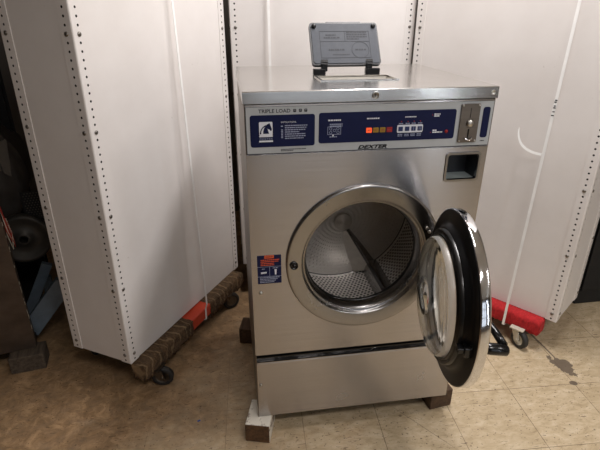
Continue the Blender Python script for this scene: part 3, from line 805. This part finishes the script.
right = copy_tree(left); right.location = (fo.x, fo.y, UZ+.001); right.rotation_euler = (0, 0, RR-PI)
right['label'] = 'white steel shelving unit right of the washer, on the red carpeted dolly'

# ------------------------------------------------------------------ dollies
def fuzzy(x0, x1, y0, y1, z0, z1, r, amp, fringe=0):
    """carpet wrapped round a rail: rounded section swept along x, roughened"""
    b = MB(); nx = max(8, int((x1-x0)/.008)); sec = rrect(y0, y1, z0, z1, r, 4); m = len(sec); rows = []
    sec2 = []
    for i in range(m):
        a, c = sec[i], sec[(i+1) % m]; L = math.hypot(c[0]-a[0], c[1]-a[1]); k = max(1, int(L/.01))
        for j in range(k): sec2.append((a[0]+(c[0]-a[0])*j/k, a[1]+(c[1]-a[1])*j/k))
    cy, cz = (y0+y1)/2, (z0+z1)/2; m = len(sec2)
    for i in range(nx+1):
        x = x0+(x1-x0)*i/nx; rows_p = []
        end = .82 if i in (0, nx) else 1
        for (y, z) in sec2:
            d = Vector((0, y-cy, z-cz)); q = d.normalized()*random.uniform(-amp, amp)
            low = -fringe*random.random() if z < z0+.004 else 0
            rows_p.append((x+random.uniform(-amp, amp)*.6, cy+(y-cy)*end+q.y, cz+(z-cz)*end+(q.z if z < z1-.002 else -abs(q.z)*.6)+low))
        rows.append(b.pts(rows_p))
    for i in range(nx):
        for j in range(m):
            k = (j+1) % m; b.face((rows[i]+j, rows[i]+k, rows[i+1]+k, rows[i+1]+j), 0, True)
    b.face(range(rows[0], rows[0]+m)); b.face(reversed(range(rows[-1], rows[-1]+m)))
    return b
def caster(parent, x, y, ang, metal, wheel_r=.047):
    c = Vector((x, y, 0)); d = Vector((math.cos(ang), math.sin(ang), 0)); s = Vector((-d.y, d.x, 0)); w = c+d*.022+Vector((0, 0, wheel_r))
    b = MB(); n = 6
    b.box(-.032, .032, -.028, .028, .097, .102, 0, Matrix.Translation((x, y, 0)))
    b.lathe([(.024, .094), (.024, .086), (.016, .084)], lambda u, v, h: (x+u, y+v, h), 20)
    for q in (-1, 1):
        o_ = s*q*.017
        P = [c+d*-.02+o_+Vector((0, 0, .086)), c+d*.024+o_+Vector((0, 0, .086)), w+d*.011+o_+Vector((0, 0, -.012)), w-d*.011+o_+Vector((0, 0, -.012))]
        e = s*q*.0025
        i0 = b.pts([p-e for p in P]); i1 = b.pts([p+e for p in P])
        b.face(range(i0, i0+4)); b.face(reversed(range(i1, i1+4)))
        for k in range(4): j = (k+1) % 4; b.face((i0+k, i1+k, i1+j, i0+j))
    b.tube([w-s*.023, w+s*.023], .006, 10)
    br = b.build('caster', metal, parent)
    b = MB()
    WF = lambda u, v, h: tuple(w+d*u+Vector((0, 0, v))+s*h)
    b.lathe([(.010, -.009, 1), (wheel_r*.55, -.010, 1), (wheel_r*.62, -.013, 0), (wheel_r*.9, -.0135, 0), (wheel_r, -.009, 0), (wheel_r, .009, 0), (wheel_r*.9, .0135, 0), (wheel_r*.62, .013, 1), (wheel_r*.55, .010, 1), (.010, .009, 1)], WF, 36)
    b.build('wheel', [M['tyre'], metal], br)
def make_dolly(loc, rz, label, style, ry=0):
    d = empty('moving_dolly', loc, rz, label, 'dolly', 'moving dollies under the shelving units')
    x0, x1 = .03, .85
    for y0, y1 in ((-.058, .026), (.31, .39)):
        x0 = .03 if y0 < 0 else .17
        b = MB(); b.box(x0, x1, y0+.006, y1-.006, .099, .158, 0, None, .006)
        b.build('rail', M['red_paint'] if style != 'dark' else M['dolly_wood'], d)
        if style == 'brown':
            for a, c in ((x0-.012, .372), (.522, x1+.012)): fuzzy(a, c, y0, y1, .090, .1648, .016, .0045, .028).build('carpet_wrap', M['brown_carpet'], d)
        elif style == 'red':
            fuzzy(x0-.012, x1+.012, y0, y1, .086, .1648, .018, .0022, .004).build('carpet_wrap', M['red_carpet'], d)
        else:
            fuzzy(x0-.012, x1+.012, y0, y1, .097, .1648, .014, .003, .01).build('carpet_wrap', M['brown_carpet'], d)
    for a, c in ((.10, .18), (.735, .815)):
        b = MB(); b.box(a, c, .028, .308, .105, .15, 0, None, .004); b.build('cross_bar', M['dolly_wood'], d)
    mt = M['caster_metal'] if style != 'red' else M['caster_cream']
    for x, y, a in (((.093, -.044, -1.1), (.72, -.03, -.6), (.14, .35, 1.2), (.77, .35, 2)) if style != 'red' else ((.14, -.03, 2.4), (.772, -.060, -.45), (.14, .35, 1.2), (.77, .35, 2))):
        caster(d, x, y, a, mt)
    return d
make_dolly((EL.x, EL.y, 0), math.radians(59.3), 'low dolly with brown carpet wraps and a bare red middle under the left shelving unit', 'brown')
make_dolly((fo.x, fo.y, 0), RR-PI, 'low dolly wrapped in red carpet under the right shelving unit', 'red')
make_dolly((-.012, 1.078, 0), 0, 'low dark dolly under the shelving unit behind the washer', 'dark')

b = MB(); b.box(-.006, .006, -.003, .003, .0, .003, 0, None, .001)
o = b.build('plastic_scrap', plain('blue_plastic', (40, 84, 170), .4)); o.location = (-.237, .098, 0); o.rotation_euler = (0, 0, .4)
tag(o, 'tiny scrap of blue plastic lying on the dirty floor left of the washer', 'litter')
# ------------------------------------------------------------------ straps
def strap_obj(unit, s_top, s_bot, label, seal=False, tail=False, zb=.084):
    o = empty('packing_strap', unit.location, unit.rotation_euler[2], label, 'strap', 'white straps tied round the shelving units')
    o.location.z = 0
    zt = UZ+UH+.003; ry = unit.rotation_euler[1]
    def sx(z): return s_bot+(s_top-s_bot)*(z-.1)/1.6
    y = -.0015
    ys = lambda z: -.0655*(UZ+UH-z)/(UH-.005)-.0015*0-.001
    P = [(sx(zt), UD+.002, UZ+UH+.0025), (sx(zt), y-.001, UZ+UH+.0025)]
    n = 24
    for k in range(n+1):
        z = UZ+UH-.002+(.19-(UZ+UH-.002))*k/n
        P.append((sx(z), ys(z), z))
    P += [(sx(.17), -.0655+(.009 if zb > .09 else 0), .170 if zb < .09 else .160), (sx(.1), -.0665+(.011 if zb > .09 else 0), zb), (sx(.1), -.050, zb-.003), (sx(.1), .0, zb-.003)]
    b = MB(); b.ribbon(P, (1, 0, 0), .0115, .0014); b.build('strap_band', M['strap'], o)
    if seal:
        b = MB(); zc0, zc1 = 1.115, 1.184
        for k in range(9):
            z = zc0+(zc1-zc0)*k/9
            if k in (0, 2, 4, 5, 7, 8): b.box(sx(z)-.0055+.001*(k % 3), sx(z)+.0055-.0015*(k % 2), ys(z)-.0016, ys(z)-.0009, z, z+.0042)
        q = b.build('seal_print', M['ink'], o)
    if tail:
        b = MB(); Q = []
        x0 = sx(.955)
        for k in range(13):
            a = k/12
            Q.append((x0-.006-.108*math.sin(a*PI*.47)*1.0*(-1 if False else 1), ys(.955)-.004-.02*math.sin(a*PI*.75), .952+.005*a+.092*a**2.1))
        b.ribbon(Q, Vector((.25, .2, .9)), .0105, .0014); b.build('strap_tail', M['strap'], o)
    return o
strap_obj(left, .505, .475, 'white strap tied over the left shelving unit and across the red part of its dolly', zb=.0975)
strap_obj(mid, .183, .183, 'white strap tied down the shelving unit behind the washer')
strap_obj(right, .716, .701, 'white strap with a curled loose end on the right shelving unit', True, True)

# ------------------------------------------------------------------ neighbouring machine, far left
NB = Vector((-.991, .573, ZB)); na = math.radians(14)
nb = empty('washing_machine', tuple(NB), na, 'grimy washer at the far left with its side cover off, showing its dark insides', 'washing machine')
b = MB(); b.box(-.76, 0, 0, .003, 0, 1.2); b.box(-.003, 0, .003, .03, 0, 1.2)
for k in range(40):
    z = random.uniform(.02, 1.1); h = random.uniform(.004, .02); b.box(-.0005, .0012, .001, .004+random.uniform(0, .006), z, z+h, 1)
b.build('front_panel', [M['grimy'], M['wire_white']], nb)
b = MB(); b.box(-.76, -.757, .003, .86, 0, 1.2); b.box(-.757, .0, .857, .86, 0, 1.2); b.box(-.76, 0, .0, .86, 1.2, 1.23); b.box(-.757, -.01, .03, .857, .0, .012)
b.build('casing', M['tub_dark'], nb)  # dark rear and lid put in so the open machine looks shaded inside
b = MB(); TF = lambda u, v, h: (-.27+u, h+.33, .66+v)
b.lathe([(.0001, .10), (.29, .10), (.31, .12), (.31, .26), (.316, .265), (.316, .28), (.31, .285), (.31, .56), (.29, .58), (.0001, .58)], TF, 64)
b.build('outer_tub', M['tub'], nb)
b = MB(); TF = lambda u, v, h: (.006+u, .33+h, .415+v)
b.lathe([(.02, -.03), (.03, -.03), (.035, -.02), (.08, -.015), (.105, -.03), (.12, -.03), (.122, .0), (.12, .02), (.02, .02), (.02, -.03)], TF, 48)
b.build('pulley', M['pulley'], nb)
def beam(P0, P1, w, d, name='frame_beam', m='blue_steel'):
    P0, P1 = Vector(P0), Vector(P1); ax = (P1-P0).normalized(); side = Vector((0, 1, 0)); nrm = ax.cross(side).normalized()
    b = MB(); q = []
    for p in (P0, P1):
        q.append(b.pts([p-nrm*w/2-side*d/2, p+nrm*w/2-side*d/2, p+nrm*w/2+side*d/2, p-nrm*w/2+side*d/2]))
    for k in range(4): j = (k+1) % 4; b.face((q[0]+k, q[0]+j, q[1]+j, q[1]+k))
    b.face((q[0]+3, q[0]+2, q[0]+1, q[0])); b.face((q[1], q[1]+1, q[1]+2, q[1]+3))
    return b.build(name, M[m], nb)
beam((-.036, .12, .018), (.16, .12, .245), .085, .03)
beam((-.064, .30, .0), (.078, .30, .27), .048, .03)
beam((.045, .36, -.02), (.052, .36, .17), .04, .03)
beam((-.03, .82, .02), (-.03, .82, 1.18), .04, .03, 'frame_post', 'tub_dark')
b = MB(); b.box(.03, .14, .34, .343, .46, .64)
for i in range(7):
    for j in range(14): b.disc((.042+i*.013+.0065*(j % 2), .3395, .475+j*.012), .0036, (0, -1, 0), (1, 0, 0), 8, 1)
b.build('perforated_plate', [M['hole_dark'], M['pulley']], nb)
b = MB(); b.prism([(.035, .81), (.06, .79), (.075, .95), (.025, .93)], .10, .104, FX); b.box(.02, .03, .10, .14, .82, .93); b.build('bracket', M['pulley'], nb)
for k, (m, dx) in enumerate((('wire_red', 0), ('wire_white', .012), ('wire_red', .02), ('wire_white', -.01))):
    b = MB(); P = [(-.03+dx, .05+.01*k, .74), (-.012+dx*.5, .045, .66+.01*k), (-.002+dx*.4, .05, .57), (.008+dx*.3, .05, .52-.012*k), (.012, .06, .56), (.0, .08, .62)]
    b.tube(P, .003, 6); b.build('wire', M[m], nb)
block('wooden_block', 'worn wooden block under the corner of the far left washer', (-1.028, .556, 0), .145, .10, ZB-.002, math.radians(10), M['block_dull'])

# ------------------------------------------------------------------ black cabinet, far right
bc = empty('cabinet', (2.22, .965, 0), 0, 'black cabinet standing on the floor at the far right, behind the right shelving unit', 'cabinet')
b = MB(); b.box(-.40, .4, -.33, .33, 0.0, 1.1, 0, None, .006); b.box(-.395, .395, -.335, -.33, .10, .102); b.build('body', M['black_cabinet'], bc)
b = MB(); b.box(-.385, .385, -.342, -.331, .09, 1.08, 0, None, .004); b.build('door', M['black_cabinet'], bc)

# ------------------------------------------------------------------ lights
def ceiling_lamp(x, y, lx, ly, power, col=(1, .955, .945), rz=0, label=''):
    o = empty('ceiling_light', (x, y, RZ), rz, label, 'ceiling light', 'fluorescent ceiling lights')
    b = MB(); b.box(-lx/2-.03, lx/2+.03, -ly/2-.03, ly/2+.03, -.05, -.001); b.build('housing', M['ceiling'], o)
    L = bpy.data.lights.new('ceiling_tube', 'AREA'); L.shape = 'RECTANGLE'; L.size = lx; L.size_y = ly; L.energy = power; L.color = col
    q = bpy.data.objects.new('ceiling_tube', L); COL.objects.link(q); q.parent = o; q.location = (0, 0, -.055)
ceiling_lamp(.80, .30, .25, 1.2, 48, label='long ceiling light above the washer')
ceiling_lamp(.62, -1.9, 1.2, .2, 29, rz=math.radians(10), label='long ceiling light added in front of the washer to brighten the drum')  # unseen lamp added so that light reaches into the drum
ceiling_lamp(2.7, -2.1, .2, 1.3, 26, rz=math.radians(32), label='long ceiling light near the right wall')
for i, (x0, x1, en) in enumerate(((WX0, WX1, 12), (VX0, VX1, 30))):
    L = bpy.data.lights.new('window_daylight', 'AREA'); L.shape = 'RECTANGLE'; L.size = x1-x0; L.size_y = WZ1-WZ0; L.energy = en; L.color = (.84, .91, 1)
    q = bpy.data.objects.new('window_daylight', L); COL.objects.link(q); q.location = ((x0+x1)/2, RY0-.12, (WZ0+WZ1)/2); q.rotation_euler = (PI/2, 0, 0)
w = bpy.data.worlds.new('World'); scn.world = w; w.use_nodes = True
w.node_tree.nodes['Background'].inputs[0].default_value = (.8, .88, 1, 1); w.node_tree.nodes['Background'].inputs[1].default_value = .3

# ------------------------------------------------------------------ camera
cam = bpy.data.cameras.new('Camera'); co = bpy.data.objects.new('Camera', cam); COL.objects.link(co)
cam.sensor_fit = 'HORIZONTAL'; cam.sensor_width = 36; cam.lens = 472.655/600*36; cam.clip_start = .02
co.location = (-.0431387, -1.3609237, 1.5074325)
yaw, pitch, roll = .148905, .424324, -.000214
f = Vector((math.sin(yaw)*math.cos(pitch), math.cos(yaw)*math.cos(pitch), -math.sin(pitch))); r = Vector((math.cos(yaw), -math.sin(yaw), 0)); u_ = r.cross(f)
co.matrix_world = Matrix(((r.x, u_.x, -f.x, co.location.x), (r.y, u_.y, -f.y, co.location.y), (r.z, u_.z, -f.z, co.location.z), (0, 0, 0, 1)))
scn.camera = co
